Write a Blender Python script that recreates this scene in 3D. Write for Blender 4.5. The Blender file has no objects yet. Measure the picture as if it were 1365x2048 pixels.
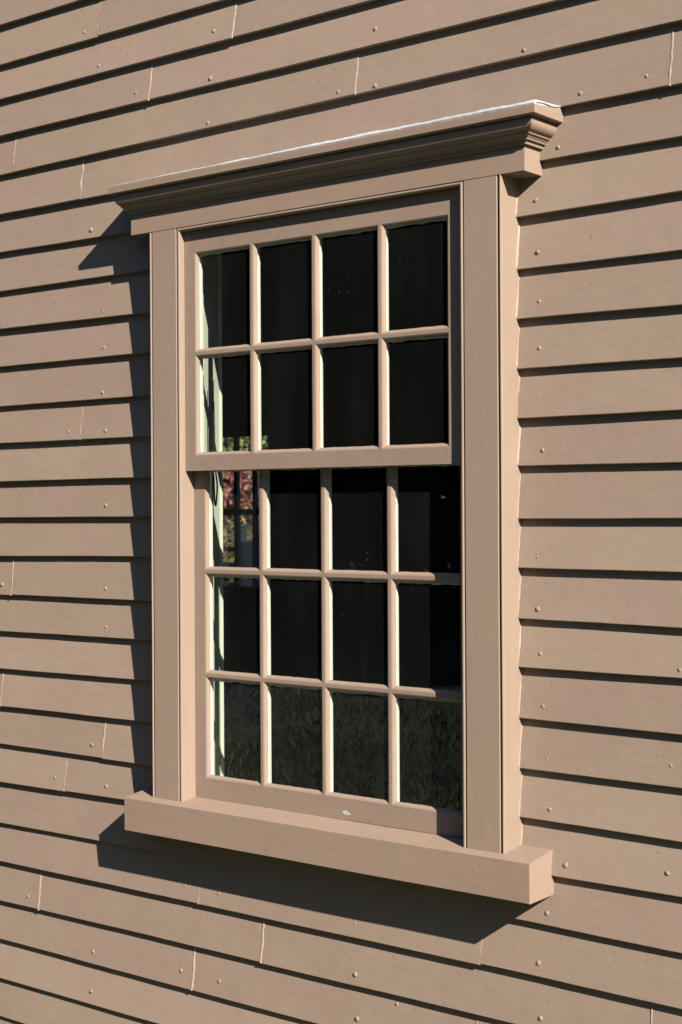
import bpy, bmesh, math, random
from mathutils import Vector, Matrix, noise
R = math.radians
rnd = random.Random(7)
scene = bpy.context.scene
COL = scene.collection
ZO = 1.80                      # height of the lens above the lawn; all heights below are relative to it

# ------------------------------------------------------------------ camera
cam_d = bpy.data.cameras.new('camera')
cam = bpy.data.objects.new('camera', cam_d)
COL.objects.link(cam)
yaw, pitch, roll = R(38.8706), R(-0.1399), R(-0.3121)
fw = Vector((-math.sin(yaw) * math.cos(pitch), math.cos(yaw) * math.cos(pitch), math.sin(pitch)))
rt = Vector((math.cos(yaw), math.sin(yaw), 0))
upv = rt.cross(fw)
r2 = rt * math.cos(roll) + upv * math.sin(roll)
u2 = -rt * math.sin(roll) + upv * math.cos(roll)
m = Matrix((r2, u2, -fw)).transposed().to_4x4()
m.translation = Vector((2.5336, -3.0181, ZO))
cam.matrix_world = m
cam_d.sensor_fit = 'VERTICAL'
cam_d.sensor_height = 36.0
cam_d.lens = 3082.67 / 2048 * 36.0
cam_d.dof.use_dof = True
cam_d.dof.focus_distance = 3.9
cam_d.dof.aperture_fstop = 8.0
cam_d.clip_start = 0.05
cam_d.clip_end = 2000
scene.camera = cam

# ------------------------------------------------------------------ sky, sun, exposure
SUN_EL, SUN_AZ = 32.3, 65.6        # azimuth counted from the wall's outward normal towards +x
world = bpy.data.worlds.new('World')
scene.world = world
world.use_nodes = True
wn = world.node_tree
sky = wn.nodes.new('ShaderNodeTexSky')
sky.sky_type = 'NISHITA'
sky.sun_disc = False
sky.sun_elevation = R(SUN_EL)
sky.sun_rotation = R(180 - SUN_AZ)
sky.air_density = 0.6
sky.dust_density = 0.0
sky.ozone_density = 3.0
bg = wn.nodes['Background']
bg.inputs['Strength'].default_value = 0.13
wn.links.new(sky.outputs[0], bg.inputs[0])
to_sun = Vector((math.sin(R(SUN_AZ)) * math.cos(R(SUN_EL)), -math.cos(R(SUN_AZ)) * math.cos(R(SUN_EL)), math.sin(R(SUN_EL))))
sun_d = bpy.data.lights.new('sun', 'SUN')
sun_d.energy = 5.0
sun_d.angle = R(0.5)
sun_d.color = (1.0, 0.935, 0.845)
sun = bpy.data.objects.new('sun', sun_d)
sun.rotation_euler = to_sun.to_track_quat('Z', 'Y').to_euler()
sun.location = (8, -4, 8)
COL.objects.link(sun)
vs = scene.view_settings
vs.view_transform = 'Standard'
vs.look = 'None'
vs.gamma = 1.0
vs.exposure = 1.66
scene.cycles.max_bounces = 8
scene.cycles.diffuse_bounces = 2
scene.cycles.transparent_max_bounces = 16

# ------------------------------------------------------------------ materials
def new_mat(name):
    mt = bpy.data.materials.new(name)
    mt.use_nodes = True
    nt = mt.node_tree
    return mt, nt, nt.nodes['Principled BSDF']

def N(nt, kind, **kw):
    n = nt.nodes.new(kind)
    for k, v in kw.items():
        if k in n.inputs:
            n.inputs[k].default_value = v
        else:
            setattr(n, k, v)
    return n

def paint(name, col, var=0.10, rough=0.5, board=False, grain=(1, 1, 1), bump=0.25, spec=0.10):
    """oil paint on old wood: soft mottling, brush grain along one axis, small lumps"""
    mt, nt, b = new_mat(name)
    L = nt.links.new
    tc = N(nt, 'ShaderNodeTexCoord')
    n1 = N(nt, 'ShaderNodeTexNoise', Scale=3.5, Detail=4.0, Roughness=0.6)
    L(tc.outputs['Object'], n1.inputs['Vector'])
    mp = N(nt, 'ShaderNodeMapping')
    mp.inputs['Scale'].default_value = grain
    L(tc.outputs['Object'], mp.inputs['Vector'])
    n2 = N(nt, 'ShaderNodeTexNoise', Scale=60.0, Detail=5.0, Roughness=0.65)
    L(mp.outputs[0], n2.inputs['Vector'])
    n3 = N(nt, 'ShaderNodeTexNoise', Scale=260.0, Detail=2.0)
    L(tc.outputs['Object'], n3.inputs['Vector'])
    # rare specks of dirt and chipped paint
    n4 = N(nt, 'ShaderNodeTexNoise', Scale=75.0, Detail=2.0, Roughness=0.5)
    L(tc.outputs['Object'], n4.inputs['Vector'])
    r4 = N(nt, 'ShaderNodeMapRange', clamp=True)
    r4.inputs['From Min'].default_value = 0.73
    r4.inputs['From Max'].default_value = 0.79
    L(n4.outputs['Fac'], r4.inputs['Value'])
    hsv = N(nt, 'ShaderNodeHueSaturation')
    hsv.inputs['Color'].default_value = (*col, 1)
    r1 = N(nt, 'ShaderNodeMapRange')
    r1.inputs['From Min'].default_value = 0.3
    r1.inputs['From Max'].default_value = 0.7
    r1.inputs['To Min'].default_value = 1 - var
    r1.inputs['To Max'].default_value = 1 + var
    mx = N(nt, 'ShaderNodeMath', operation='MULTIPLY_ADD')
    L(n2.outputs['Fac'], mx.inputs[0])
    mx.inputs[1].default_value = 0.45
    ad = N(nt, 'ShaderNodeMath', operation='MULTIPLY')
    L(n1.outputs['Fac'], ad.inputs[0])
    ad.inputs[1].default_value = 0.55
    L(ad.outputs[0], mx.inputs[2])
    L(mx.outputs[0], r1.inputs['Value'])
    hn = N(nt, 'ShaderNodeTexNoise', Scale=2.3, Detail=5.0, Roughness=0.65)
    L(tc.outputs['Object'], hn.inputs['Vector'])
    hr = N(nt, 'ShaderNodeMapRange')
    hr.inputs['From Min'].default_value = 0.35
    hr.inputs['From Max'].default_value = 0.65
    hr.inputs['To Min'].default_value = -0.0055
    hr.inputs['To Max'].default_value = 0.0055
    L(hn.outputs['Fac'], hr.inputs['Value'])
    if board:
        at = N(nt, 'ShaderNodeAttribute', attribute_name='board')
        sp = N(nt, 'ShaderNodeSeparateColor')
        L(at.outputs['Color'], sp.inputs[0])
        rh = N(nt, 'ShaderNodeMapRange')
        rh.inputs['To Min'].default_value = 0.4955
        rh.inputs['To Max'].default_value = 0.5035
        L(sp.outputs[0], rh.inputs['Value'])
        ha = N(nt, 'ShaderNodeMath', operation='ADD')
        L(rh.outputs[0], ha.inputs[0])
        L(hr.outputs[0], ha.inputs[1])
        L(ha.outputs[0], hsv.inputs['Hue'])
        rv = N(nt, 'ShaderNodeMapRange')
        rv.inputs['To Min'].default_value = 0.94
        rv.inputs['To Max'].default_value = 1.04
        L(sp.outputs[1], rv.inputs['Value'])
        m2 = N(nt, 'ShaderNodeMath', operation='MULTIPLY')
        L(rv.outputs[0], m2.inputs[0])
        L(r1.outputs[0], m2.inputs[1])
        L(m2.outputs[0], hsv.inputs['Value'])
    else:
        ha = N(nt, 'ShaderNodeMath', operation='ADD')
        ha.inputs[0].default_value = 0.5
        L(hr.outputs[0], ha.inputs[1])
        L(ha.outputs[0], hsv.inputs['Hue'])
        L(r1.outputs[0], hsv.inputs['Value'])
    mix = N(nt, 'ShaderNodeMix', data_type='RGBA')
    L(r4.outputs[0], mix.inputs['Factor'])
    L(hsv.outputs[0], mix.inputs['A'])
    mix.inputs['B'].default_value = (col[0] * 0.72, col[1] * 0.66, col[2] * 0.6, 1)
    L(mix.outputs['Result'], b.inputs['Base Color'])
    h = N(nt, 'ShaderNodeMath', operation='MULTIPLY_ADD')
    L(n3.outputs['Fac'], h.inputs[0])
    h.inputs[1].default_value = 0.35
    L(n2.outputs['Fac'], h.inputs[2])
    h2 = N(nt, 'ShaderNodeMath', operation='MULTIPLY_ADD')
    L(r4.outputs[0], h2.inputs[0])
    h2.inputs[1].default_value = 1.2
    L(h.outputs[0], h2.inputs[2])
    n5 = N(nt, 'ShaderNodeTexNoise', Scale=22.0, Detail=3.0, Roughness=0.55)
    L(tc.outputs['Object'], n5.inputs['Vector'])
    h3 = N(nt, 'ShaderNodeMath', operation='MULTIPLY_ADD')
    L(n5.outputs['Fac'], h3.inputs[0])
    h3.inputs[1].default_value = 2.0
    L(h2.outputs[0], h3.inputs[2])
    bp = N(nt, 'ShaderNodeBump', Strength=bump, Distance=0.0016)
    L(h3.outputs[0], bp.inputs['Height'])
    L(bp.outputs[0], b.inputs['Normal'])
    b.inputs['Roughness'].default_value = rough
    b.inputs['Specular IOR Level'].default_value = spec
    return mt

TAN = (0.191, 0.1415, 0.105)
M_board = paint('tan_clapboard_paint', TAN, 0.07, 0.55, True, (0.22, 1, 1.1), 0.28)
M_trimV = paint('tan_trim_paint_upright', (0.188, 0.137, 0.101), 0.07, 0.5, False, (1.4, 1.4, 0.10), 0.2)
M_trimH = paint('tan_trim_paint_level', (0.190, 0.134, 0.099), 0.07, 0.5, False, (0.10, 1.4, 1.4), 0.2)
M_sash = paint('tan_sash_paint', (0.180, 0.131, 0.098), 0.08, 0.45, False, (1, 1, 1), 0.24)
M_cream = paint('cream_inside_paint', (0.46, 0.455, 0.375), 0.04, 0.45, False, (1, 1, 0.2), 0.1)
M_green = paint('pale_green_jamb_paint', (0.36, 0.38, 0.30), 0.05, 0.45, False, (1, 1, 0.2), 0.1)
M_putty = paint('smeared_putty', (0.300, 0.276, 0.228), 0.2, 0.6, False, (1, 1, 1), 0.6)
M_caulk = paint('painted_caulk', (0.216, 0.157, 0.117), 0.08, 0.45, False, (1, 1, 1), 0.5)
M_lead = paint('weathered_white_flashing', (0.300, 0.300, 0.294), 0.3, 0.55, False, (0.3, 1, 1), 0.8)
M_room = paint('unlit_room_plaster', (0.027, 0.025, 0.023), 0.2, 0.8)  # the room's lack of light is put into this dark colour
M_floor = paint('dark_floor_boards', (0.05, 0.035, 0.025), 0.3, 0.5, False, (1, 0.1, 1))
M_stone = paint('foundation_stone', (0.25, 0.23, 0.2), 0.3, 0.9, False, (1, 1, 1), 1.0)
M_fence = paint('slate_blue_fence_paint', (0.010, 0.012, 0.018), 0.3, 0.7, False, (0.2, 1, 1))
M_cord = paint('black_cord', (0.012, 0.012, 0.012), 0.2, 0.8)
M_bark = paint('dark_bark', (0.05, 0.04, 0.03), 0.4, 0.9, False, (3, 3, 0.4), 1.0)

def leaf_mat(name, c1, c2, c3=None):
    mt, nt, b = new_mat(name)
    L = nt.links.new
    at = N(nt, 'ShaderNodeAttribute', attribute_name='leaf')
    cr = N(nt, 'ShaderNodeValToRGB')
    cr.color_ramp.elements[0].color = (*c1, 1)
    cr.color_ramp.elements[1].color = (*c2, 1)
    if c3:
        e = cr.color_ramp.elements.new(0.5)
        e.color = (*c3, 1)
    L(at.outputs['Fac'], cr.inputs[0])
    L(cr.outputs[0], b.inputs['Base Color'])
    b.inputs['Roughness'].default_value = 0.55
    b.inputs['Specular IOR Level'].default_value = 0.25
    return mt

M_redleaf = leaf_mat('red_leaves', (0.06, 0.02, 0.015), (0.20, 0.12, 0.05), (0.13, 0.04, 0.035))
M_greenleaf = leaf_mat('green_leaves', (0.03, 0.045, 0.015), (0.16, 0.15, 0.055), (0.07, 0.09, 0.025))
M_brownleaf = leaf_mat('brown_leaves', (0.05, 0.035, 0.015), (0.14, 0.11, 0.05), (0.065, 0.065, 0.02))
M_darkleaf = leaf_mat('dark_conifer_foliage', (0.004, 0.007, 0.005), (0.012, 0.018, 0.010))
M_grass = leaf_mat('grass_blades', (0.012, 0.022, 0.010), (0.17, 0.20, 0.085))

def glass_mat():
    """thin old window glass: clear straight through, wavy reflection, a little dust"""
    mt, nt, b = new_mat('old_wavy_glass')
    nt.nodes.remove(b)
    L = nt.links.new
    out = nt.nodes['Material Output']
    tc = N(nt, 'ShaderNodeTexCoord')
    w = N(nt, 'ShaderNodeTexNoise', Scale=4.0, Detail=1.0)
    L(tc.outputs['Object'], w.inputs['Vector'])
    bp = N(nt, 'ShaderNodeBump', Strength=0.25, Distance=0.0016)
    L(w.outputs['Fac'], bp.inputs['Height'])
    lw = N(nt, 'ShaderNodeLayerWeight', Blend=0.5)          # the same from both sides of the pane
    pw = N(nt, 'ShaderNodeMath', operation='POWER')
    L(lw.outputs['Facing'], pw.inputs[0])
    pw.inputs[1].default_value = 5.0
    fr = N(nt, 'ShaderNodeMath', operation='MULTIPLY_ADD')
    L(pw.outputs[0], fr.inputs[0])
    fr.inputs[1].default_value = 0.92
    fr.inputs[2].default_value = 0.08
    tr = N(nt, 'ShaderNodeBsdfTransparent')
    tr.inputs['Color'].default_value = (0.93, 0.95, 0.93, 1)
    gl = N(nt, 'ShaderNodeBsdfGlossy', Roughness=0.0)
    gl.inputs['Color'].default_value = (1, 1, 1, 1)
    L(bp.outputs[0], gl.inputs['Normal'])
    mx = N(nt, 'ShaderNodeMixShader')
    L(fr.outputs[0], mx.inputs[0])
    L(tr.outputs[0], mx.inputs[1])
    L(gl.outputs[0], mx.inputs[2])
    # dust specks and a faint film
    d1 = N(nt, 'ShaderNodeTexVoronoi', Scale=42.0)
    L(tc.outputs['Object'], d1.inputs['Vector'])
    d2 = N(nt, 'ShaderNodeMapRange', clamp=True)
    d2.inputs['From Min'].default_value = 0.085
    d2.inputs['From Max'].default_value = 0.05
    d2.inputs['To Max'].default_value = 0.12
    L(d1.outputs['Distance'], d2.inputs['Value'])
    d3 = N(nt, 'ShaderNodeTexNoise', Scale=9.0, Detail=3.0)
    L(tc.outputs['Object'], d3.inputs['Vector'])
    d4 = N(nt, 'ShaderNodeMapRange', clamp=True)
    d4.inputs['From Min'].default_value = 0.56
    d4.inputs['From Max'].default_value = 0.66
    L(d3.outputs['Fac'], d4.inputs['Value'])
    dm = N(nt, 'ShaderNodeMath', operation='MULTIPLY')
    L(d2.outputs[0], dm.inputs[0])
    L(d4.outputs[0], dm.inputs[1])
    f1 = N(nt, 'ShaderNodeTexNoise', Scale=6.0, Detail=6.0, Roughness=0.6)
    mp = N(nt, 'ShaderNodeMapping')
    mp.inputs['Scale'].default_value = (1.6, 1, 0.35)
    L(tc.outputs['Object'], mp.inputs['Vector'])
    L(mp.outputs[0], f1.inputs['Vector'])
    f2 = N(nt, 'ShaderNodeMapRange', clamp=True)
    f2.inputs['From Min'].default_value = 0.45
    f2.inputs['From Max'].default_value = 0.8
    f2.inputs['To Min'].default_value = 0.0055
    f2.inputs['To Max'].default_value = 0.0125
    L(f1.outputs['Fac'], f2.inputs['Value'])
    da = N(nt, 'ShaderNodeMath', operation='MAXIMUM')
    L(dm.outputs[0], da.inputs[0])
    L(f2.outputs[0], da.inputs[1])
    df = N(nt, 'ShaderNodeBsdfDiffuse')
    df.inputs['Color'].default_value = (0.5, 0.5, 0.46, 1)
    m2 = N(nt, 'ShaderNodeMixShader')
    L(da.outputs[0], m2.inputs[0])
    L(mx.outputs[0], m2.inputs[1])
    L(df.outputs[0], m2.inputs[2])
    L(m2.outputs[0], out.inputs['Surface'])
    return mt
M_glass = glass_mat()

def lawn_mat():
    mt, nt, b = new_mat('lawn_soil_tree_shade')
    L = nt.links.new
    tc = N(nt, 'ShaderNodeTexCoord')
    n1 = N(nt, 'ShaderNodeTexNoise', Scale=0.45, Detail=9.0, Roughness=0.62)
    L(tc.outputs['Object'], n1.inputs['Vector'])
    cr = N(nt, 'ShaderNodeValToRGB')
    cr.color_ramp.elements[0].position = 0.38
    cr.color_ramp.elements[0].color = (0.012, 0.018, 0.008, 1)  # dark patches: tree shade put into the lawn colour
    cr.color_ramp.elements[1].position = 0.62
    cr.color_ramp.elements[1].color = (0.075, 0.090, 0.042, 1)
    L(n1.outputs['Fac'], cr.inputs[0])
    L(cr.outputs[0], b.inputs['Base Color'])
    b.inputs['Roughness'].default_value = 0.9
    return mt
M_lawn = lawn_mat()

# ------------------------------------------------------------------ mesh helpers
def link(name, bm, mats, parent=None, smooth=False, recalc=True):
    if recalc:
        bmesh.ops.recalc_face_normals(bm, faces=bm.faces[:])
    me = bpy.data.meshes.new(name)
    bm.to_mesh(me)
    bm.free()
    for mt in (mats if isinstance(mats, (list, tuple)) else [mats]):
        me.materials.append(mt)
    if smooth:
        for p in me.polygons:
            p.use_smooth = True
    o = bpy.data.objects.new(name, me)
    COL.objects.link(o)
    if parent:
        o.parent = parent
    return o

def tag(o, label, cat=None, group=None, kind=None):
    if label: o['label'] = label
    if cat: o['category'] = cat
    if group: o['group'] = group
    if kind: o['kind'] = kind
    return o

def extrude(bm, prof, axis, lo, hi, n=1, wob=0.0, seed=0.0, mi=0):
    """closed profile -> prism. axis 'x': prof is (y,z); axis 'z': prof is (x,y); lo/hi are numbers or f(a,b)"""
    f = lambda e, a, b: e(a, b) if callable(e) else e
    rings = []
    for i in range(n + 1):
        t = i / n
        ring = []
        for a, b in prof:
            s = f(lo, a, b) * (1 - t) + f(hi, a, b) * t
            w1 = noise.noise(Vector((s * 2.3, seed, 1.7))) * wob
            w2 = noise.noise(Vector((s * 2.3, seed, 9.1))) * wob
            if axis == 'x':
                ring.append(bm.verts.new((s, a + w1, b + w2 + ZO)))
            else:
                ring.append(bm.verts.new((a + w1, b + w2, s + ZO)))
        rings.append(ring)
    k = len(prof)
    fs = []
    for r0, r1 in zip(rings, rings[1:]):
        for j in range(k):
            fs.append(bm.faces.new((r0[j], r0[(j + 1) % k], r1[(j + 1) % k], r1[j])))
    fs.append(bm.faces.new(rings[0]))
    fs.append(bm.faces.new(rings[-1][::-1]))
    for q in fs:
        q.material_index = mi
    return fs

def box(bm, x0, x1, y0, y1, z0, z1, bev=0.0, mi=0):
    vs_ = [bm.verts.new((x, y, z + ZO)) for x in (x0, x1) for y in (y0, y1) for z in (z0, z1)]
    idx = ((0, 1, 3, 2), (4, 6, 7, 5), (0, 4, 5, 1), (2, 3, 7, 6), (0, 2, 6, 4), (1, 5, 7, 3))
    fs = [bm.faces.new([vs_[i] for i in q]) for q in idx]
    for q in fs:
        q.material_index = mi
    if bev:
        es = list({e for q in fs for e in q.edges})
        g = bmesh.ops.bevel(bm, geom=es, offset=bev, segments=2, affect='EDGES', profile=0.6)
        for q in g['faces']:
            q.material_index = mi

def arc(cx, cy, r, a0, a1, n):
    return [(cx + r * math.cos(R(a0 + (a1 - a0) * i / n)), cy + r * math.sin(R(a0 + (a1 - a0) * i / n))) for i in range(n + 1)]

# ------------------------------------------------------------------ lawn
bm = bmesh.new()
for p in ((-400, -400), (400, -400), (400, 400), (-400, 400)):
    bm.verts.new((p[0], p[1], 0))
bm.faces.new(bm.verts[:])
lawn = tag(link('lawn', bm, M_lawn), None, kind='structure')

# ------------------------------------------------------------------ the house
house = bpy.data.objects.new('clapboard_house', None)
house.location = (0, 0.07, 0)
COL.objects.link(house)
tag(house, 'tan painted clapboard house side with one tall small-paned sash window', 'house')
house.matrix_world
def under_house(o):
    o.parent = house
    o.matrix_parent_inverse = Matrix.Translation((0, -0.07, 0))
    return o

# rows of clapboards: bottom edge heights at x = -1.33, -0.70, 0.60, 1.00
ROWS = [
 (1.5114, 1.5100, 1.5105, 1.5120), (1.3893, 1.3890, 1.3905, 1.3920), (1.2811, 1.2800, 1.2800, 1.2810), (1.1664, 1.1655, 1.1660, 1.1675),
 (1.0444, 1.0480, 1.0560, 1.0584), (0.9218, 0.9210, 0.9192, 0.9210), (0.8034, 0.7988, 0.8031, 0.8055), (0.6830, 0.6842, 0.6799, 0.6863),
 (0.5645, 0.5616, 0.5570, 0.5577), (0.4479, 0.4482, 0.4430, 0.4397), (0.3233, 0.3254, 0.3244, 0.3244), (0.2086, 0.2082, 0.2088, 0.2105),
 (0.0878, 0.0902, 0.0960, 0.0953), (-0.0232, -0.0206, -0.0276, -0.0269), (-0.1436, -0.1347, -0.1426, -0.1437), (-0.2647, -0.2631, -0.2613, -0.2647),
 (-0.3778, -0.3733, -0.3766, -0.3755), (-0.4947, -0.4893, -0.4964, -0.4985), (-0.6138, -0.6091, -0.6135, -0.6154), (-0.7329, -0.7322, -0.7289, -0.7337),
 (-0.8500, -0.8424, -0.8553, -0.8535), (-0.9790, -0.9749, -0.9699, -0.9761), (-1.1001, -1.0990, -1.0964, -1.1001), (-1.2244, -1.2215, -1.2185, -1.2195),
 (-1.3433, -1.3440, -1.3440, -1.3450), (-1.4659, -1.4650, -1.4650, -1.4650),
 (-1.5872, -1.5870, -1.5870, -1.5870), (-1.7050, -1.7050, -1.7050, -1.7050)]
top_rows = [tuple(z + 0.12 * k for z in (1.5114, 1.51, 1.51, 1.512)) for k in range(6, 0, -1)]
ROWS = top_rows + ROWS
XS = (-1.33, -0.70, 0.60, 1.00)
def row_z(i, x):
    r = ROWS[i]
    if x <= XS[0]: return r[0]
    if x >= XS[3]: return r[3]
    for k in range(3):
        if x <= XS[k + 1]:
            t = (x - XS[k]) / (XS[k + 1] - XS[k])
            return r[k] * (1 - t) + r[k + 1] * t
JOINTS = [(-0.862, 1.438), (-0.647, 1.215), (-1.25, 1.099), (-0.322, 1.331), (-0.94, 0.975), (0.102, 1.091), (0.98, 0.981), (-0.946, 0.253),
 (-1.272, -0.213), (-1.325, -0.572), (-0.858, -0.683), (-1.027, -0.801), (-1.15, -1.169), (-0.467, -1.012), (-0.237, -1.162), (-0.496, -1.285),
 (-0.072, -1.349), (0.47, -1.033), (0.105, -0.95), (0.45, -1.24), (0.917, -1.132)]
X0, X1 = -3.2, 3.0
LIP_Y, LIP_T, SHEATH = 0.0640, 0.0158, 0.100
bm = bmesh.new()
lay = bm.loops.layers.color.new('board')
board_info = {}
def board(i, xa, xb, ends):
    """one clapboard of row i from xa to xb: thick lower lip, thin upper edge tucked under the row above"""
    dz = rnd.uniform(-0.0014, 0.0014)
    dy = rnd.uniform(-0.0010, 0.0010)
    tilt = rnd.uniform(-0.0012, 0.0012)
    sd = rnd.uniform(0, 100)
    n = max(2, int((xb - xa) / 0.045))
    rings = []
    for k in range(n + 1):
        x = xa + (xb - xa) * k / n
        z0 = row_z(i, x) + dz + tilt * (k / n - 0.5) + 0.0011 * noise.noise(Vector((x * 3.1, sd, 0))) + 0.00045 * noise.noise(Vector((x * 17, sd, 3)))
        zt = (row_z(i - 1, x) if i > 0 else row_z(i, x) + 0.12)
        y0 = LIP_Y + dy + 0.0012 * noise.noise(Vector((x * 2.2, sd, 5))) + 0.0003 * noise.noise(Vector((x * 21, sd, 8)))
        run = zt - z0
        prof = [(y0 + 0.0215, z0 + 0.001), (y0 + 0.0018, z0), (y0 + 0.0006, z0 + 0.0005), (y0, z0 + 0.0018),
                (y0 + LIP_T * 0.49 + 0.0005 * noise.noise(Vector((x * 5, sd, 11))), z0 + run * 0.5), (y0 + LIP_T, zt), (y0 + LIP_T * 1.2, zt + 0.022), (y0 + LIP_T * 1.2 + 0.006, zt + 0.022)]
        rings.append([bm.verts.new((x, py, pz + ZO)) for py, pz in prof])
    col = (rnd.random(), rnd.random(), 0, 1)
    kk = len(rings[0])
    fs = []
    for a, b in zip(rings, rings[1:]):
        for j in range(kk):
            q = bm.faces.new((a[j], b[j], b[(j + 1) % kk], a[(j + 1) % kk]))
            q.smooth = j in (3, 4, 5)
            fs.append(q)
    fs.append(bm.faces.new(rings[0][::-1]))
    fs.append(bm.faces.new(rings[-1]))
    for q in fs:
        for lp in q.loops:
            lp[lay] = col
for i in range(len(ROWS)):
    zb = row_z(i, 0)
    zt = row_z(i - 1, 0) if i > 0 else zb + 0.12
    cuts = [x for x, z in JOINTS if zb < z < zt]
    split = zb < 0.79 and zt > -0.80
    spans = [(X0, -0.574), (0.574, X1)] if split else [(X0, X1)]
    if not cuts and not split and rnd.random() < 0.5:
        pass
    for a, b in spans:
        cs = sorted([a, b] + [c for c in cuts if a < c < b] + ([rnd.uniform(-2.6, -1.6)] if a < -2 else []) + ([rnd.uniform(1.3, 2.4)] if b > 2 else []))
        for p, q in zip(cs, cs[1:]):
            board(i, p + 0.0002, q - 0.0002, None)
bmesh.ops.recalc_face_normals(bm, faces=bm.faces[:])
for e in bm.edges:
    if len(e.link_faces) != 2 or not (e.link_faces[0].smooth and e.link_faces[1].smooth):
        e.smooth = False
wall = link('wall', bm, M_board)
under_house(wall)
# paint and filler lumped along the butt joints
for x, z in JOINTS:
    bm = bmesh.new()
    i = next(i for i in range(len(ROWS)) if row_z(i, x) < z)
    zb, zt = row_z(i, x), row_z(i - 1, x)
    n = 24
    lean = rnd.uniform(-0.004, 0.002)
    ln = rnd.choice((1.0, 1.0, 1.0, 0.8))
    big = rnd.uniform(0.8, 1.2)
    prev = None
    for k in range(n + 1):
        t = k / n
        pz = zt - 0.004 - (zt - zb - 0.0035) * ln * t
        px = x + lean * (t - 0.5) + 0.0026 * noise.noise(Vector((t * 3.4, x * 9, z))) + 0.0009 * noise.noise(Vector((t * 11, x * 9, z)))
        py = LIP_Y + LIP_T * (pz - zb) / (zt - zb)
        wd = big * 0.0056 * (0.8 + 0.5 * noise.noise(Vector((t * 8, x * 7, 4))))
        hh = big * 0.0019 * (0.75 + 0.6 * noise.noise(Vector((t * 6, x * 5, 14))))
        ring = [bm.verts.new((px - 0.0012, py + 0.0015, pz + ZO)), bm.verts.new((px - 0.0002, py - hh, pz + ZO)), bm.verts.new((px + wd * 0.5, py - hh * 0.5, pz + ZO)), bm.verts.new((px + wd, py + 0.0015, pz + ZO))]
        if prev:
            for j in range(3):
                bm.faces.new((prev[j], ring[j], ring[j + 1], prev[j + 1]))
        prev = ring
    filler = link('joint_filler', bm, M_caulk, recalc=False)
    filler.parent = wall

# nail heads: one dome, copied
NAILS = [(-0.921, 1.414), (-0.859, 1.302), (-0.705, 1.196), (-0.867, 1.067), (-0.657, 1.083), (-0.987, 0.949), (-0.886, 0.944), (-0.896, 0.826), (-0.846, 0.581),
 (-0.844, 0.475), (-0.848, 0.343), (-1.0, 0.234), (-0.838, 0.23), (-0.832, 0.116), (-1.245, 0.065), (-0.84, 0.012), (-0.974, -0.049), (-1.316, -0.233),
 (-0.842, -0.232), (-0.841, -0.346), (-0.837, -0.446), (-0.907, -0.697), (-0.851, -0.579), (-1.073, -0.812), (-0.845, -0.813), (-1.2, -1.191), (-0.907, -1.31),
 (-0.917, -1.429), (-0.524, -1.057), (-0.395, -1.06), (-0.287, -1.179), (-0.542, -1.299), (-0.395, -1.301), (0.084, -1.061), (0.085, -1.193), (0.089, -1.306),
 (0.21, -1.246), (0.706, -0.825), (0.961, -0.808), (0.655, -0.944), (0.632, -1.064), (0.636, -1.193), (0.646, -0.465), (0.659, -0.586), (0.664, -0.703),
 (0.972, -0.57), (0.636, -0.117), (0.634, -0.238), (0.64, -0.342), (0.994, -0.358), (0.641, 0.369), (0.638, 0.258), (0.648, 0.132), (0.633, 0.715), (0.638, 0.594),
 (0.642, 0.478), (0.605, 1.07), (0.755, 0.943), (0.921, 0.953), (0.695, 0.829), (0.164, 1.209), (0.165, 1.063), (-0.407, 1.185), (-0.416, 1.064), (0.045, 1.069), (-0.394, 1.313)]
FAINT = {(-0.867, 1.067), (-0.657, 1.083), (-0.886, 0.944), (-0.832, 0.116), (-1.245, 0.065), (-0.974, -0.049), (-0.837, -0.446), (-0.851, -0.579), (-0.287, -1.179), (0.21, -1.246), (0.972, -0.57), (0.659, -0.586)}
bm = bmesh.new()
bmesh.ops.create_uvsphere(bm, u_segments=14, v_segments=8, radius=1.0)
for v in bm.verts:
    k = 1 + 0.14 * noise.noise(v.co * 1.7)
    v.co = Vector((v.co.x * 0.0063 * k, v.co.y * 0.0031, v.co.z * 0.0063 * k))
nail = link('nail_head', bm, M_board, smooth=True)
for k, (x, z) in enumerate(NAILS):
    o = nail if k == 0 else nail.copy()
    if k: COL.objects.link(o)
    o.parent = wall
    i = next(i for i in range(len(ROWS)) if row_z(i, x) < z)
    zb, zt = row_z(i, x), row_z(i - 1, x)
    y = LIP_Y + LIP_T * (z - zb) / (zt - zb)
    s = rnd.uniform(0.85, 1.12) * (0.75 if (x, z) in FAINT else 1.0)
    o.location = (x, y + rnd.uniform(-0.0002, 0.0009) + (0.0012 if (x, z) in FAINT else 0.0), z + ZO)
    o.scale = (s, s * rnd.uniform(0.85, 1.2), s)
    o.rotation_euler = (R(rnd.uniform(-12, 4)), rnd.uniform(0, 6.28), R(rnd.uniform(-9, 9)))

def trim_nails(parent):
    for x, y, z in TRIM_NAILS:
        o = nail.copy()
        COL.objects.link(o)
        o.parent = parent
        o.location = (x, y + 0.0012, z + ZO)
        o.scale = (0.6, 0.5, 0.6)
        o.rotation_euler = (0, rnd.uniform(0, 6.28), 0)
TRIM_NAILS = [(-0.596, -0.0311, -0.868), (-0.235, -0.0311, -0.852), (0.225, -0.0311, -0.872), (0.52, -0.0311, -0.845), (0.525, 0.0002, 0.22), (0.512, 0.0002, -0.30),
 (0.535, 0.0002, 0.66), (0.520, 0.0002, -0.70), (-0.535, 0.0002, -0.10), (-0.520, 0.0002, -0.55), (-0.530, 0.0002, 0.45), (-0.30, 0.0, 0.79), (0.33, 0.0, 0.792)]

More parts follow.
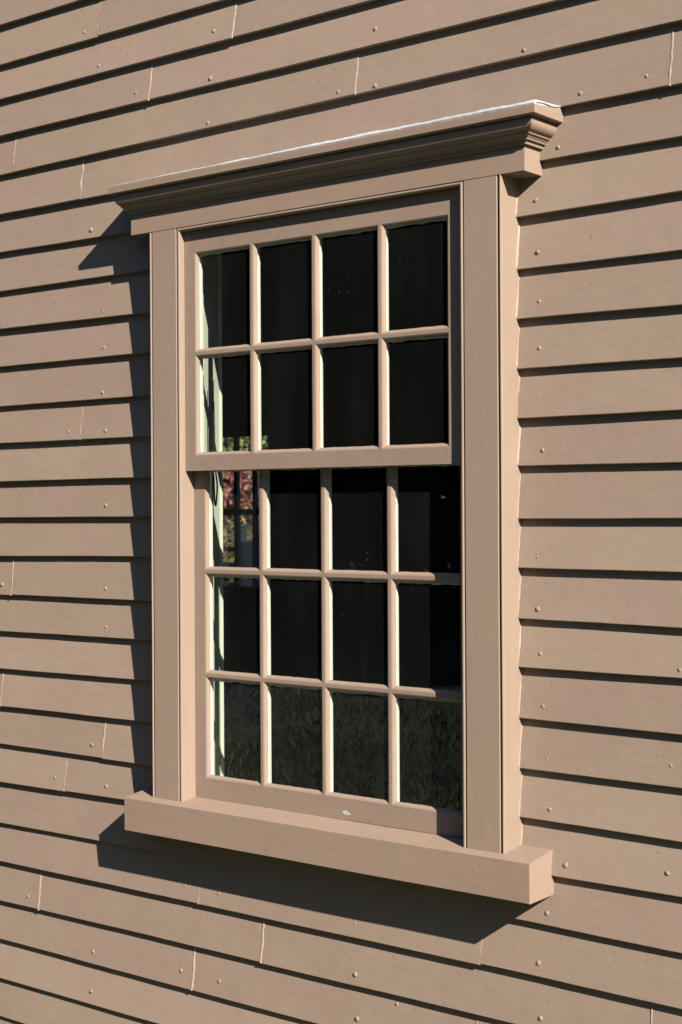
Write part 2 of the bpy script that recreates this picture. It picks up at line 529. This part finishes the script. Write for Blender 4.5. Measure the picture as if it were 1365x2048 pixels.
# sheathing behind the boards, room shell, foundation
def frame_slab(bm, x0, x1, z0, z1, ox0, ox1, oz0, oz1, y0, y1, mi=0):
    box(bm, x0, ox0, y0, y1, z0, z1, mi=mi)
    box(bm, ox1, x1, y0, y1, z0, z1, mi=mi)
    box(bm, ox0, ox1, y0, y1, oz1, z1, mi=mi)
    box(bm, ox0, ox1, y0, y1, z0, oz0, mi=mi)
RX0, RX1, RY1, RZ0, RZ1 = -5.9, 2.9, 5.0, -1.15, 1.05
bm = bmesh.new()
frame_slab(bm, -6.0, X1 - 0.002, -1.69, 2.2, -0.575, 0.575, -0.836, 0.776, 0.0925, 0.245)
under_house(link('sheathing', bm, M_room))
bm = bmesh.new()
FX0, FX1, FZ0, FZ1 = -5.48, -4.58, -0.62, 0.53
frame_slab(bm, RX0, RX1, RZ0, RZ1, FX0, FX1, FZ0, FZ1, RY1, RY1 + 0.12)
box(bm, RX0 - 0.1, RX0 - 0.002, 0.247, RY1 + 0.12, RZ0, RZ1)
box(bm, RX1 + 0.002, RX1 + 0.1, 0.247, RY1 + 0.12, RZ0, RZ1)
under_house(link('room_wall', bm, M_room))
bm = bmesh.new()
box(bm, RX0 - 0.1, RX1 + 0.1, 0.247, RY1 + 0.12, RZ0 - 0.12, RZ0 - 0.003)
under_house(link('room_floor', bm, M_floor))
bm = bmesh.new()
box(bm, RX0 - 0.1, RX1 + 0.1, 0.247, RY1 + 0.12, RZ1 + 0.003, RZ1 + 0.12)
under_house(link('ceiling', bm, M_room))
bm = bmesh.new()
box(bm, X0, X1, 0.095, 0.24, -ZO - 0.1, -1.712, 0.004)
under_house(link('foundation', bm, M_stone))

# ------------------------------------------------------------------ the sash window in the wall
BEAD = 0.0090
OX = 0.465                      # half width of the opening
OT = 0.7625                     # head of the opening
sill_top = lambda y: -0.8047 + 0.135 * y
# jamb box with beaded front edge
bm = bmesh.new()
for s in (-1, 1):
    prof = [(s * OX, 0.090), (s * OX, 0.0045)] + [(s * (OX + 0.0045 - 0.0045 * math.cos(R(a))), 0.0045 - 0.0045 * math.sin(R(a))) for a in (30, 60, 90, 120, 150)] + [(s * (OX + BEAD), 0.0045), (s * (OX + BEAD), 0.0072), (s * (OX + 0.0125), 0.0072), (s * (OX + 0.0125), 0.090)]
    extrude(bm, prof, 'z', lambda a, b: sill_top(b) - 0.004, lambda a, b: OT + min(max(abs(a) - OX, 0), BEAD + 0.0005), 24, 0.0006, s * 3.0)
prof = [(0.150, OT), (0.0045, OT)] + [(0.0045 - 0.0045 * math.sin(R(a)), OT + 0.0045 - 0.0045 * math.cos(R(a))) for a in (30, 60, 90, 120, 150)] + [(0.0045, OT + BEAD), (0.0072, OT + BEAD), (0.0072, OT + 0.0122), (0.150, OT + 0.0122)]
extrude(bm, prof, 'x', lambda a, b: -(OX + min(max(b - OT, 0), BEAD)), lambda a, b: OX + min(max(b - OT, 0), BEAD), 16, 0.0004, 5.0)
window = link('window', bm, M_trimV)
under_house(window)
tag(window, 'tall tan sash window, eight panes over twelve, with moulded cap and thick sill')

# inside stops, lining and architrave: cream and pale green paint
bm = bmesh.new()
for s in (-1, 1):
    a, b = (-OX + 0.0005, -OX + 0.006) if s < 0 else (OX - 0.006, OX - 0.0005)
    box(bm, a, b, 0.054, 0.0885, 0.16, OT - 0.001)                       # empty sash track above the lower sash
    # splayed lining, wider towards the room
    extrude(bm, [(s * a, b) for a, b in ((0.4665, 0.0905), (0.5515, 0.2480), (0.5700, 0.2480), (0.4850, 0.0905))], 'z', -0.80, OT - 0.001)
    a, b = (-0.66, -0.553) if s < 0 else (0.553, 0.66)
    box(bm, a, b, 0.2490, 0.264, -0.80, OT + 0.10, 0.003)
box(bm, -0.552, 0.552, 0.0905, 0.248, OT, OT + 0.012)
box(bm, -0.552, 0.552, 0.2490, 0.264, OT + 0.007, OT + 0.10, 0.003)
box(bm, -0.60, 0.60, 0.0905, 0.285, -0.835, -0.8015, 0.004)
inner = link('inside_trim', bm, M_green)
inner.parent = window

# casings: flat board, quirk and bead on the outer edge
for s in (1, -1):
    bm = bmesh.new()
    prof = [(0.4777, 0.095), (0.4777, 0.0010), (0.4784, 0.0002), (0.5694, 0.0002), (0.5703, 0.0010), (0.5703, 0.0075), (0.5748, 0.0075), (0.5750, 0.0042), (0.5758, 0.0020), (0.5772, 0.0006), (0.5788, 0.0), (0.5806, 0.0008), (0.5818, 0.0022), (0.5825, 0.0045), (0.5825, 0.095)]
    prof = [(s * a, b) for a, b in prof]
    extrude(bm, prof, 'z', lambda a, b: sill_top(b) - 0.004, 0.7712, 30, 0.0008, 11.0 * s)
    c = link('casing', bm, M_trimV)
    c.parent = window
# caulk bead where the casing meets the boards
for s in (1, -1):
    bm = bmesh.new()
    prev = None
    n = 260
    for k in range(n + 1):
        z = -0.80 + 1.57 * k / n
        x = s * 0.5825
        i = next(i for i in range(len(ROWS)) if row_z(i, x) < z)
        zb, zt = row_z(i, x), row_z(i - 1, x)
        y = LIP_Y + LIP_T * (z - zb) / (zt - zb)
        w = 0.0028 + 0.0022 * noise.noise(Vector((z * 14, s, 2))) + 0.001 * noise.noise(Vector((z * 60, s, 5)))
        ring = [bm.verts.new((x - s * 0.001, y - w * 1.3, z + ZO)), bm.verts.new((x + s * w * 0.4, y - w * 0.5, z + ZO)), bm.verts.new((x + s * w, y + 0.001, z + ZO))]
        if prev:
            for j in range(2):
                bm.faces.new((prev[j], prev[j + 1], ring[j + 1], ring[j]))
        prev = ring
    c = link('caulk', bm, M_caulk, smooth=True)
    c.parent = window

# frieze board and cornice with returns: profile (projection, height); ends project a little differently
FX_L, FX_R = 0.6542, 0.6464
bm = bmesh.new()
prof = [(0.095, 0.772), (0.0008, 0.772), (0.0, 0.7728), (0.0, 0.832), (0.095, 0.832)]
extrude(bm, prof, 'x', -FX_L, FX_R, 24, 0.0008, 21.0)
c = link('frieze_board', bm, M_trimH)
c.parent = window
bm = bmesh.new()
CP = [(0.0, 0.8310), (0.0072, 0.8312), (0.0076, 0.8390), (0.0130, 0.8400), (0.0136, 0.8430), (0.0150, 0.8442), (0.0158, 0.8455), (0.0172, 0.8478), (0.0205, 0.8500), (0.0212, 0.8508), (0.0216, 0.8548), (0.0250, 0.8558),
      (0.0282, 0.8585), (0.0312, 0.8625), (0.0334, 0.8670), (0.0345, 0.8720), (0.0348, 0.8795), (0.0344, 0.8812), (0.0310, 0.8850), (0.0466, 0.8868), (0.0474, 0.8880), (0.0480, 0.9046), (0.0472, 0.9060)]
bm_loops = []
for p, z in CP:
    kl, kr = p * 0.92, p * 1.19
    zz = z
    loop = [(-FX_L - kl, 0.092, zz), (-FX_L - kl, -p, zz), (FX_R + kr, -p, zz), (FX_R + kr, 0.092, zz)]
    bm_loops.append([bm.verts.new((x, y, w + ZO)) for x, y, w in loop])
for a, b in zip(bm_loops, bm_loops[1:]):
    for j in range(3):
        q = bm.faces.new((a[j], a[j + 1], b[j + 1], b[j]))
# sloping top
p, z = CP[-1]
ridge = [bm.verts.new((-FX_L - p * 0.92, 0.092, 0.9190 + ZO)), bm.verts.new((FX_R + p * 1.19, 0.092, 0.9190 + ZO))]
t = bm_loops[-1]
bm.faces.new((t[1], t[2], ridge[1], ridge[0]))
bm.faces.new((t[0], t[1], ridge[0]))
bm.faces.new((t[2], t[3], ridge[1]))
b0 = bm_loops[0]
bm.faces.new((b0[0], b0[3], b0[2], b0[1]))
es = [e for e in bm.edges if abs(e.verts[0].co.y - e.verts[1].co.y) < 1e-6 and abs(e.verts[0].co.x - e.verts[1].co.x) > 1]
cornice = link('cornice', bm, M_trimH)
cornice.parent = window
# lead flashing lying on the cornice with a rolled, uneven front edge
bm = bmesh.new()
prev = None
n = 260
for k in range(n + 1):
    t = k / n
    x = -FX_L - 0.040 + (FX_R + FX_L + 0.040 + 0.0555) * t
    h = 0.0030 + 0.0072 * min(1, t * 1.7) + 0.0028 * noise.noise(Vector((t * 16, 3, 1))) + 0.0012 * noise.noise(Vector((t * 70, 3, 8)))
    h = max(h, 0.0006)
    yf = -0.0474 - 0.0006 * noise.noise(Vector((t * 30, 7, 1)))
    yb = 0.074
    ztop = 0.9062 + h
    ring = [(yf + 0.0008, 0.9066), (yf, 0.9066 + h * 0.30), (yf + 0.0016, 0.9066 + h * 0.72), (yf + 0.0060, ztop), (yf + 0.014, ztop + 0.001), (yb, 0.9200 + 0.003), (yb, 0.9175), (yf + 0.012, 0.9075)]
    ring = [bm.verts.new((x, y, z + ZO)) for y, z in ring]
    if prev:
        for j in range(len(ring)):
            bm.faces.new((prev[j], prev[(j + 1) % len(ring)], ring[(j + 1) % len(ring)], ring[j]))
    else:
        bm.faces.new(ring)
    prev = ring
bm.faces.new(prev[::-1])
# wavy lap on the right return
prev = None
for k in range(25):
    t = k / 24
    y = -0.038 + 0.108 * t
    w = 0.0020 * math.sin(t * 6.5 + 0.4) + 0.0002
    zc = 0.9085 + (y + 0.047) * 0.10
    th = 0.0012 + 0.0022 * t
    ring = [(FX_R + 0.0580, zc + w), (FX_R + 0.0585, zc + th * 0.6 + w), (FX_R + 0.0560, zc + th + w), (FX_R + 0.040, zc + th + 0.002 + w)]
    ring = [bm.verts.new((x, y, z + ZO)) for x, z in ring]
    if prev:
        for j in range(4):
            bm.faces.new((prev[j], prev[(j + 1) % 4], ring[(j + 1) % 4], ring[j]))
    else:
        bm.faces.new(ring)
    prev = ring
bm.faces.new(prev[::-1])
c = link('flashing', bm, M_lead, smooth=False)
c.parent = window

# sill
bm = bmesh.new()
prof = [(0.150, -0.8990), (-0.0300, -0.9015), (-0.0312, -0.9003), (-0.0312, -0.8105), (-0.0300, sill_top(-0.031)), (0.150, sill_top(0.150) - 0.012)]
fs = extrude(bm, prof, 'x', lambda a, b: -0.661 if a < 0.075 else -0.5, lambda a, b: 0.669 if a < 0.075 else 0.5, 1, 0.0, 31.0)
bmesh.ops.delete(bm, geom=bm.verts[:], context='VERTS')
prof = [(0.092, -0.8995), (-0.0298, -0.9018), (-0.0310, -0.9006), (-0.0312, -0.8106), (-0.0304, sill_top(-0.031) - 0.0002), (0.092, sill_top(0.092))]
extrude(bm, prof, 'x', -0.661, 0.669, 50, 0.0014, 31.0)
sill = link('sill', bm, M_trimH)
sill.parent = window

trim_nails(window)

# ---- sashes
def grid(bm, xs, zs, holes, y, mi):
    """flat sheet at depth y over the break lines, leaving the holes open"""
    for a, b in zip(xs, xs[1:]):
        for c, d in zip(zs, zs[1:]):
            mx_, mz_ = (a + b) / 2, (c + d) / 2
            if any(h[0] < mx_ < h[1] and h[2] < mz_ < h[3] for h in holes): continue
            q = bm.faces.new([bm.verts.new((x, y, z + ZO)) for x, z in ((a, c), (b, c), (b, d), (a, d))])
            q.material_index = mi

def sash(name, x0, x1, z0, z1, xc, zc, xin, zin, y0, y1, glass_y, label, seed):
    """xc / zc: centre lines of the glazing bars; xin / zin: inner edges of stiles and rails"""
    rr = random.Random(seed)
    FH = 0.0042                        # half the flat front of a bar
    BW = 0.0083                        # width of the moulded slope
    xb = [xin[0]] + [v for c in xc for v in (c - FH, c + FH)] + [xin[1]]
    zb = [zin[0]] + [v for c in zc for v in (c - FH, c + FH)] + [zin[1]]
    holes = [(xb[2 * i], xb[2 * i + 1], zb[2 * j], zb[2 * j + 1]) for i in range(len(xb) // 2) for j in range(len(zb) // 2)]
    bm = bmesh.new()
    grid(bm, [x0] + xb + [x1], [z0] + zb + [z1], holes, y0, 0)
    for h in holes:
        # moulded slope from the front face to the glass
        steps = [(0.0, 0.0), (0.0012, 0.0004), (0.0035, 0.0016), (0.0058, 0.0040), (0.0074, 0.0072), (BW, glass_y - y0 - 0.0008)]
        rings = []
        for ins, dp in steps:
            rings.append([(h[0] + ins, y0 + dp, h[2] + ins), (h[1] - ins, y0 + dp, h[2] + ins), (h[1] - ins, y0 + dp, h[3] - ins), (h[0] + ins, y0 + dp, h[3] - ins)])
        for ra, rb in zip(rings, rings[1:]):
            for j in range(4):
                k = (j + 1) % 4
                q = bm.faces.new([bm.verts.new((p[0], p[1], p[2] + ZO)) for p in (ra[j], ra[k], rb[k], rb[j])])
                q.smooth = False
        # ragged line of paint and putty on the edge of the glass
        gx0, gx1, gz0, gz1 = h[0] + BW, h[1] - BW, h[2] + BW, h[3] - BW
        yy = glass_y - 0.0007
        for side in range(4):
            n = 40
            big = {0: 0.0014, 1: 0.0010, 2: 0.0048, 3: 0.0012}[side]
            ph = rr.uniform(0, 100)
            ring = []
            for k in range(n + 1):
                t = k / n
                w = big * (0.35 + 0.9 * abs(noise.noise(Vector((t * 4, ph, 0)))) + 0.7 * max(0, noise.noise(Vector((t * 13, ph, 3)))))
                if side == 0: a, b = (gx0 + (gx1 - gx0) * t, gz0), (gx0 + (gx1 - gx0) * t, gz0 + w)
                if side == 2: a, b = (gx0 + (gx1 - gx0) * t, gz1), (gx0 + (gx1 - gx0) * t, gz1 - w)
                if side == 3: a, b = (gx0, gz0 + (gz1 - gz0) * t), (gx0 + w, gz0 + (gz1 - gz0) * t)
                if side == 1: a, b = (gx1, gz0 + (gz1 - gz0) * t), (gx1 - w, gz0 + (gz1 - gz0) * t)
                ring.append((bm.verts.new((a[0], yy - 0.0006, a[1] + ZO)), bm.verts.new((b[0], yy, b[1] + ZO))))
            for (a, b), (c_, d) in zip(ring, ring[1:]):
                q = bm.faces.new((a, c_, d, b))
                q.material_index = 2 if side == 2 else 0
    # back half, painted cream: rebates cut a little wider than the glass line
    REB = 0.0065
    hb = [(h[0] + BW - REB, h[1] - BW + REB, h[2] + BW - REB, h[3] - BW + REB) for h in holes]
    ht = [(h[0] + BW - REB + 0.003, h[1] - BW + REB - 0.003, h[2] + BW - REB + 0.003, h[3] - BW + REB - 0.003) for h in holes]
    xs = sorted({round(v, 6) for h in hb for v in h[:2]} | {x0, x1})
    zs = sorted({round(v, 6) for h in hb for v in h[2:]} | {z0, z1})
    grid(bm, xs, zs, hb, y1, 1)
    for a, h in zip(ht, hb):
        r0 = [(a[0], glass_y + 0.0012, a[2]), (a[1], glass_y + 0.0012, a[2]), (a[1], glass_y + 0.0012, a[3]), (a[0], glass_y + 0.0012, a[3])]
        r1 = [(a[0], y1 - 0.008, a[2]), (a[1], y1 - 0.008, a[2]), (a[1], y1 - 0.008, a[3]), (a[0], y1 - 0.008, a[3])]
        r3 = [(h[0], y1, h[2]), (h[1], y1, h[2]), (h[1], y1, h[3]), (h[0], y1, h[3])]
        for ra, rb in ((r0, r1), (r1, r3)):
            for j in range(4):
                k = (j + 1) % 4
                q = bm.faces.new([bm.verts.new((p[0], p[1], p[2] + ZO)) for p in (ra[j], ra[k], rb[k], rb[j])])
                q.material_index = 1
    # edges of the sash
    for pts in (((x0, y0, z0), (x1, y0, z0), (x1, y1, z0), (x0, y1, z0)), ((x0, y0, z1), (x1, y0, z1), (x1, y1, z1), (x0, y1, z1)),
                ((x0, y0, z0), (x0, y1, z0), (x0, y1, z1), (x0, y0, z1)), ((x1, y0, z0), (x1, y1, z0), (x1, y1, z1), (x1, y0, z1))):
        bm.faces.new([bm.verts.new((p[0], p[1], p[2] + ZO)) for p in pts])
    bmesh.ops.remove_doubles(bm, verts=bm.verts[:], dist=0.00005)
    o = link(name, bm, [M_sash, M_cream, M_putty])
    o.parent = window
    tag(o, label)
    # one sheet of glazing per sash, each light set at its own slight angle
    bm = bmesh.new()
    for h in holes:
        t1, t2 = rr.uniform(-0.0006, 0.0006), rr.uniform(-0.0006, 0.0006)
        vs_ = []
        for sx, sz in ((0, 0), (1, 0), (1, 1), (0, 1)):
            vs_.append(bm.verts.new((h[0] + BW - 0.004 if sx == 0 else h[1] - BW + 0.004, glass_y + t1 * (sx - .5) + t2 * (sz - .5), (h[2] + BW - 0.004 if sz == 0 else h[3] - BW + 0.004) + ZO)))
        bm.faces.new(vs_)
    g = link('glass', bm, M_glass)
    g.parent = window
    return o

sash('sash', -0.4635, 0.4635, 0.1048, 0.7605, [-0.2166, -0.0022, 0.2115], [0.4257], (-0.4255, 0.4190), (0.1463, 0.7031), 0.0200, 0.0495, 0.0302, 'upper sash of two rows of four panes, set forward', 3)
sash('sash', -0.4635, 0.4635, -0.7968, 0.1460, [-0.2170, -0.0026, 0.2120], [-0.4571, -0.1719], (-0.4249, 0.4300), (-0.7420, 0.1130), 0.0530, 0.0835, 0.0632, 'lower sash of three rows of four panes, set back', 4)

# pale scuff on the bottom rail
bm = bmesh.new()
c0 = Vector((0.0690, 0.0524, -0.7790))
ring = []
for k in range(22):
    a = k / 22 * 2 * math.pi
    r_ = 0.0082 * (1 + 0.5 * noise.noise(Vector((math.cos(a) * 1.5, math.sin(a) * 1.5, 4))))
    ring.append(bm.verts.new((c0.x + r_ * 1.3 * math.cos(a) - 0.4 * r_ * math.sin(a), c0.y, c0.z + r_ * 0.75 * math.sin(a) + ZO)))
bm.faces.new(ring)
ext = bmesh.ops.extrude_face_region(bm, geom=bm.faces[:])
for v in [v for v in ext['geom'] if isinstance(v, bmesh.types.BMVert)]:
    v.co.y += 0.0007
scuff = link('paint_chip', bm, M_lead)
scuff.parent = window

# ------------------------------------------------------------------ window across the room
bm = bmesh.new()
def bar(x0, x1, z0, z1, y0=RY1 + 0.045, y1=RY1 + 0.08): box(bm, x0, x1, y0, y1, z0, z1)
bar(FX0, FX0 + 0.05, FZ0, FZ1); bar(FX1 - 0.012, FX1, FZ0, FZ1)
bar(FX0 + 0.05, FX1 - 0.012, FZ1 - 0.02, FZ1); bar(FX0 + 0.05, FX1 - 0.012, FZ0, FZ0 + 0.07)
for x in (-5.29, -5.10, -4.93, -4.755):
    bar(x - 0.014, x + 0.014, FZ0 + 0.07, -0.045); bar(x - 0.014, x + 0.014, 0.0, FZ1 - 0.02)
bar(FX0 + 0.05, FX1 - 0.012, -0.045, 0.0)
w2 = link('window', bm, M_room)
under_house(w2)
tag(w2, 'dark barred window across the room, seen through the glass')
bm = bmesh.new()
bm.faces.new([bm.verts.new((x, RY1 + 0.062, z + ZO)) for x, z in ((FX0, FZ0), (FX1, FZ0), (FX1, FZ1), (FX0, FZ1))])
g = link('glass', bm, M_glass)
g.parent = w2

# black cord hanging in a loop beside the inside lining
cu = bpy.data.curves.new('cord', 'CURVE')
cu.dimensions = '3D'
cu.bevel_depth = 0.0024
cu.bevel_resolution = 3
sp = cu.splines.new('NURBS')
cp = [(-0.4515, 0.118, 0.36), (-0.4525, 0.118, 0.20), (-0.4528, 0.119, 0.094), (-0.4510, 0.120, 0.053), (-0.4505, 0.120, 0.022), (-0.4470, 0.121, 0.004), (-0.4425, 0.121, 0.034), (-0.4400, 0.121, 0.067), (-0.4445, 0.120, 0.095), (-0.4490, 0.119, 0.16), (-0.4500, 0.118, 0.30)]
sp.points.add(len(cp) - 1)
for p, c in zip(sp.points, cp):
    p.co = (c[0], c[1], c[2] + ZO, 1)
sp.use_endpoint_u = True
sp.order_u = 3
co = bpy.data.objects.new('cord_tmp', cu)
COL.objects.link(co)
dg = bpy.context.evaluated_depsgraph_get()
me = bpy.data.meshes.new_from_object(co.evaluated_get(dg))
bpy.data.objects.remove(co)
cord = bpy.data.objects.new('cord', me)
COL.objects.link(cord)
me.materials.clear()
me.materials.append(M_cord)
tag(cord, 'black cord hanging in a loop behind the lower sash glass, at its left edge', 'cord')

# ------------------------------------------------------------------ plants and fence beyond the far window
def leaves(bm, lay, n, centre, rad, size, seed, clumps=14):
    rr = random.Random(seed)
    cl = []
    for k in range(clumps):
        d = Vector((rr.gauss(0, 1), rr.gauss(0, 1), rr.gauss(0, 1))).normalized() * (rr.random() ** 0.4)
        cl.append((Vector((d.x * rad[0], d.y * rad[1], d.z * rad[2])), rr.uniform(0.25, 0.5)))
    for k in range(n):
        c, cr = rr.choice(cl)
        p = Vector(centre) + c + Vector((rr.gauss(0, 1) * rad[0], rr.gauss(0, 1) * rad[1], rr.gauss(0, 1) * rad[2])) * cr * 0.55
        if p.z < 0.05: p.z = rr.uniform(0.05, 0.5)
        a = Vector((rr.gauss(0, 1), rr.gauss(0, 1), rr.gauss(0, 1))).normalized()
        b = a.orthogonal().normalized()
        s = size * rr.uniform(0.6, 1.3)
        vs_ = [bm.verts.new(p + a * s), bm.verts.new(p + b * s * 0.45), bm.verts.new(p - a * s), bm.verts.new(p - b * s * 0.45)]
        q = bm.faces.new(vs_)
        v = rr.random()
        for lp in q.loops:
            lp[lay] = (v, v, v, 1)

def shrub(name, label, loc, rad, n, size, mat, seed, cat, trunk):
    root = bpy.data.objects.new(name, None)
    root.location = (loc[0], loc[1], 0)
    COL.objects.link(root)
    tag(root, label, cat)
    bm = bmesh.new()
    lay = bm.loops.layers.color.new('leaf')
    leaves(bm, lay, n, (0, 0, loc[2]), rad, size, seed)
    link('crown', bm, mat, root, recalc=False)
    bm = bmesh.new()
    rr = random.Random(seed)
    for k in range(trunk):
        a = rr.uniform(0, 6.28)
        top = Vector((math.cos(a) * rad[0] * 0.6, math.sin(a) * rad[1] * 0.6, loc[2] + rad[2] * rr.uniform(0.1, 0.6)))
        base = Vector((math.cos(a) * 0.07, math.sin(a) * 0.07, -0.05))
        prev = None
        for i in range(7):
            t = i / 6
            p = base.lerp(top, t) + Vector((noise.noise(Vector((t * 3, k, seed))), noise.noise(Vector((t * 3, k, seed + 9))), 0)) * 0.12 * t
            r_ = (0.035 if trunk > 1 else 0.10) * (1 - 0.75 * t)
            ring = [bm.verts.new(p + Vector((r_ * math.cos(j * 1.0472), r_ * math.sin(j * 1.0472), 0))) for j in range(6)]
            if prev:
                for j in range(6):
                    bm.faces.new((prev[j], prev[(j + 1) % 6], ring[(j + 1) % 6], ring[j]))
            prev = ring
        bm.faces.new(prev)
    link('trunk', bm, M_bark, root)
    return root
shrub('shrub', 'green leafed shrub seen high through the far window', (-10.6, 11.2, 2.7), (1.5, 0.9, 1.2), 9000, 0.045, M_greenleaf, 5, 'shrub', 5)
shrub('shrub', 'red leafed shrub seen through the far window, below the green one', (-9.2, 9.4, 1.95), (1.0, 0.6, 0.50), 3300, 0.042, M_redleaf, 6, 'shrub', 5)
shrub('shrub', 'brown autumn shrub at the foot of the red one, behind the fence', (-9.15, 9.0, 1.15), (1.0, 0.5, 0.5), 4200, 0.042, M_brownleaf, 8, 'shrub', 6)
fence = bpy.data.objects.new('fence', None)
fence.location = (-8.0, 8.3, 0)
COL.objects.link(fence)
tag(fence, 'slate blue rail fence outside the far window, in front of the shrubs', 'fence')
for x in (-7.88, -6.9):
    bm = bmesh.new()
    box(bm, x - 0.035, x + 0.035, 8.28, 8.36, -ZO - 0.05, -0.16, 0.006)
    o = link('post', bm, M_fence, None)
    o.parent = fence
    o.matrix_parent_inverse = Matrix.Translation((8.0, -8.3, 0))
for z in (-0.40, -0.56, -0.76, -1.0, -1.25):
    bm = bmesh.new()
    box(bm, -9.4, -6.7, 8.365, 8.39, z - 0.03, z + 0.02, 0.004)
    o = link('rail', bm, M_fence, None)
    o.parent = fence
    o.matrix_parent_inverse = Matrix.Translation((8.0, -8.3, 0))
bm = bmesh.new()
box(bm, -7.83, -6.96, 8.27, 8.345, -1.55, -0.32, 0.006)
o = link('panel', bm, M_fence, None)
o.parent = fence
o.matrix_parent_inverse = Matrix.Translation((8.0, -8.3, 0))

# ------------------------------------------------------------------ what the panes mirror: long grass and an added dark wood that also blocks low sky
bm = bmesh.new()
lay = bm.loops.layers.color.new('leaf')
rr = random.Random(12)
for k in range(40000):
    # lawn in front of the house, on the side the window mirrors
    t = rr.random() ** 0.75
    dist = 2.0 + 13 * t
    ang = R(rr.uniform(200, 262))
    x, y = dist * math.cos(ang), dist * math.sin(ang)
    tuft = noise.noise(Vector((x * 0.9, y * 0.9, 0)))
    h = rr.uniform(0.03, 0.08) * (1 + 0.8 * tuft) + 0.015
    w = rr.uniform(0.003, 0.006)
    a = rr.uniform(0, 6.28)
    dx, dy = math.cos(a) * w, math.sin(a) * w
    lx, ly = rr.gauss(0, 0.35) * h, rr.gauss(0, 0.35) * h
    v = [bm.verts.new((x - dx, y - dy, 0)), bm.verts.new((x + dx, y + dy, 0)), bm.verts.new((x + dx * .6 + lx * .4, y + dy * .6 + ly * .4, h * .6)), bm.verts.new((x + lx, y + ly, h))]
    q = bm.faces.new((v[0], v[1], v[2], v[3]))
    broad = noise.noise(Vector((x * 0.33, y * 0.33, 7)))
    c = min(1, max(0, 0.42 + 0.3 * tuft + 1.1 * broad + rr.uniform(-0.25, 0.25)))
    for lp in q.loops:
        lp[lay] = (c, c, c, 1)
grass = link('grass', bm, M_grass, recalc=False)
tag(grass, 'long lawn grass mirrored in the bottom row of panes', 'grass', kind='stuff')
bm = bmesh.new()
lay = bm.loops.layers.color.new('leaf')
rr = random.Random(21)
for k in range(100):  # mirrored trees, ring widened to keep low sky off the wall
    d = 16 + 16 * rr.random()
    ang = R(182 + 102 * (k + rr.random()) / 100)
    x, y = d * math.cos(ang), d * math.sin(ang)
    hgt = rr.uniform(13, 18)
    leaves(bm, lay, 1500, (x, y, hgt * 0.5), (2.6, 2.6, hgt * 0.5), 0.42, 100 + k, 26)
for k in range(14):                       # behind the house, past the shrubs
    d = 24 + 8 * rr.random()
    ang = R(118 + 30 * (k + rr.random()) / 14)
    leaves(bm, lay, 1300, (d * math.cos(ang), d * math.sin(ang), 5.0), (2.6, 2.6, 4.8), 0.42, 500 + k, 24)
for k in range(40):                       # unseen growth added to block the bright horizon, below the sun's path
    d = 22 + 10 * rr.random()
    ang = R(286 + 92 * (k + rr.random()) / 40)
    hgt = rr.uniform(7.0, 9.0)
    leaves(bm, lay, 1300, (d * math.cos(ang), d * math.sin(ang), hgt * 0.5), (2.4, 2.4, hgt * 0.46), 0.42, 300 + k, 24)
wood = link('added_conifer_wood', bm, M_darkleaf, recalc=False)
tag(wood, 'dark mass of conifers round the lawn, mirrored black in the panes and added to block low sky', 'wood', kind='stuff')
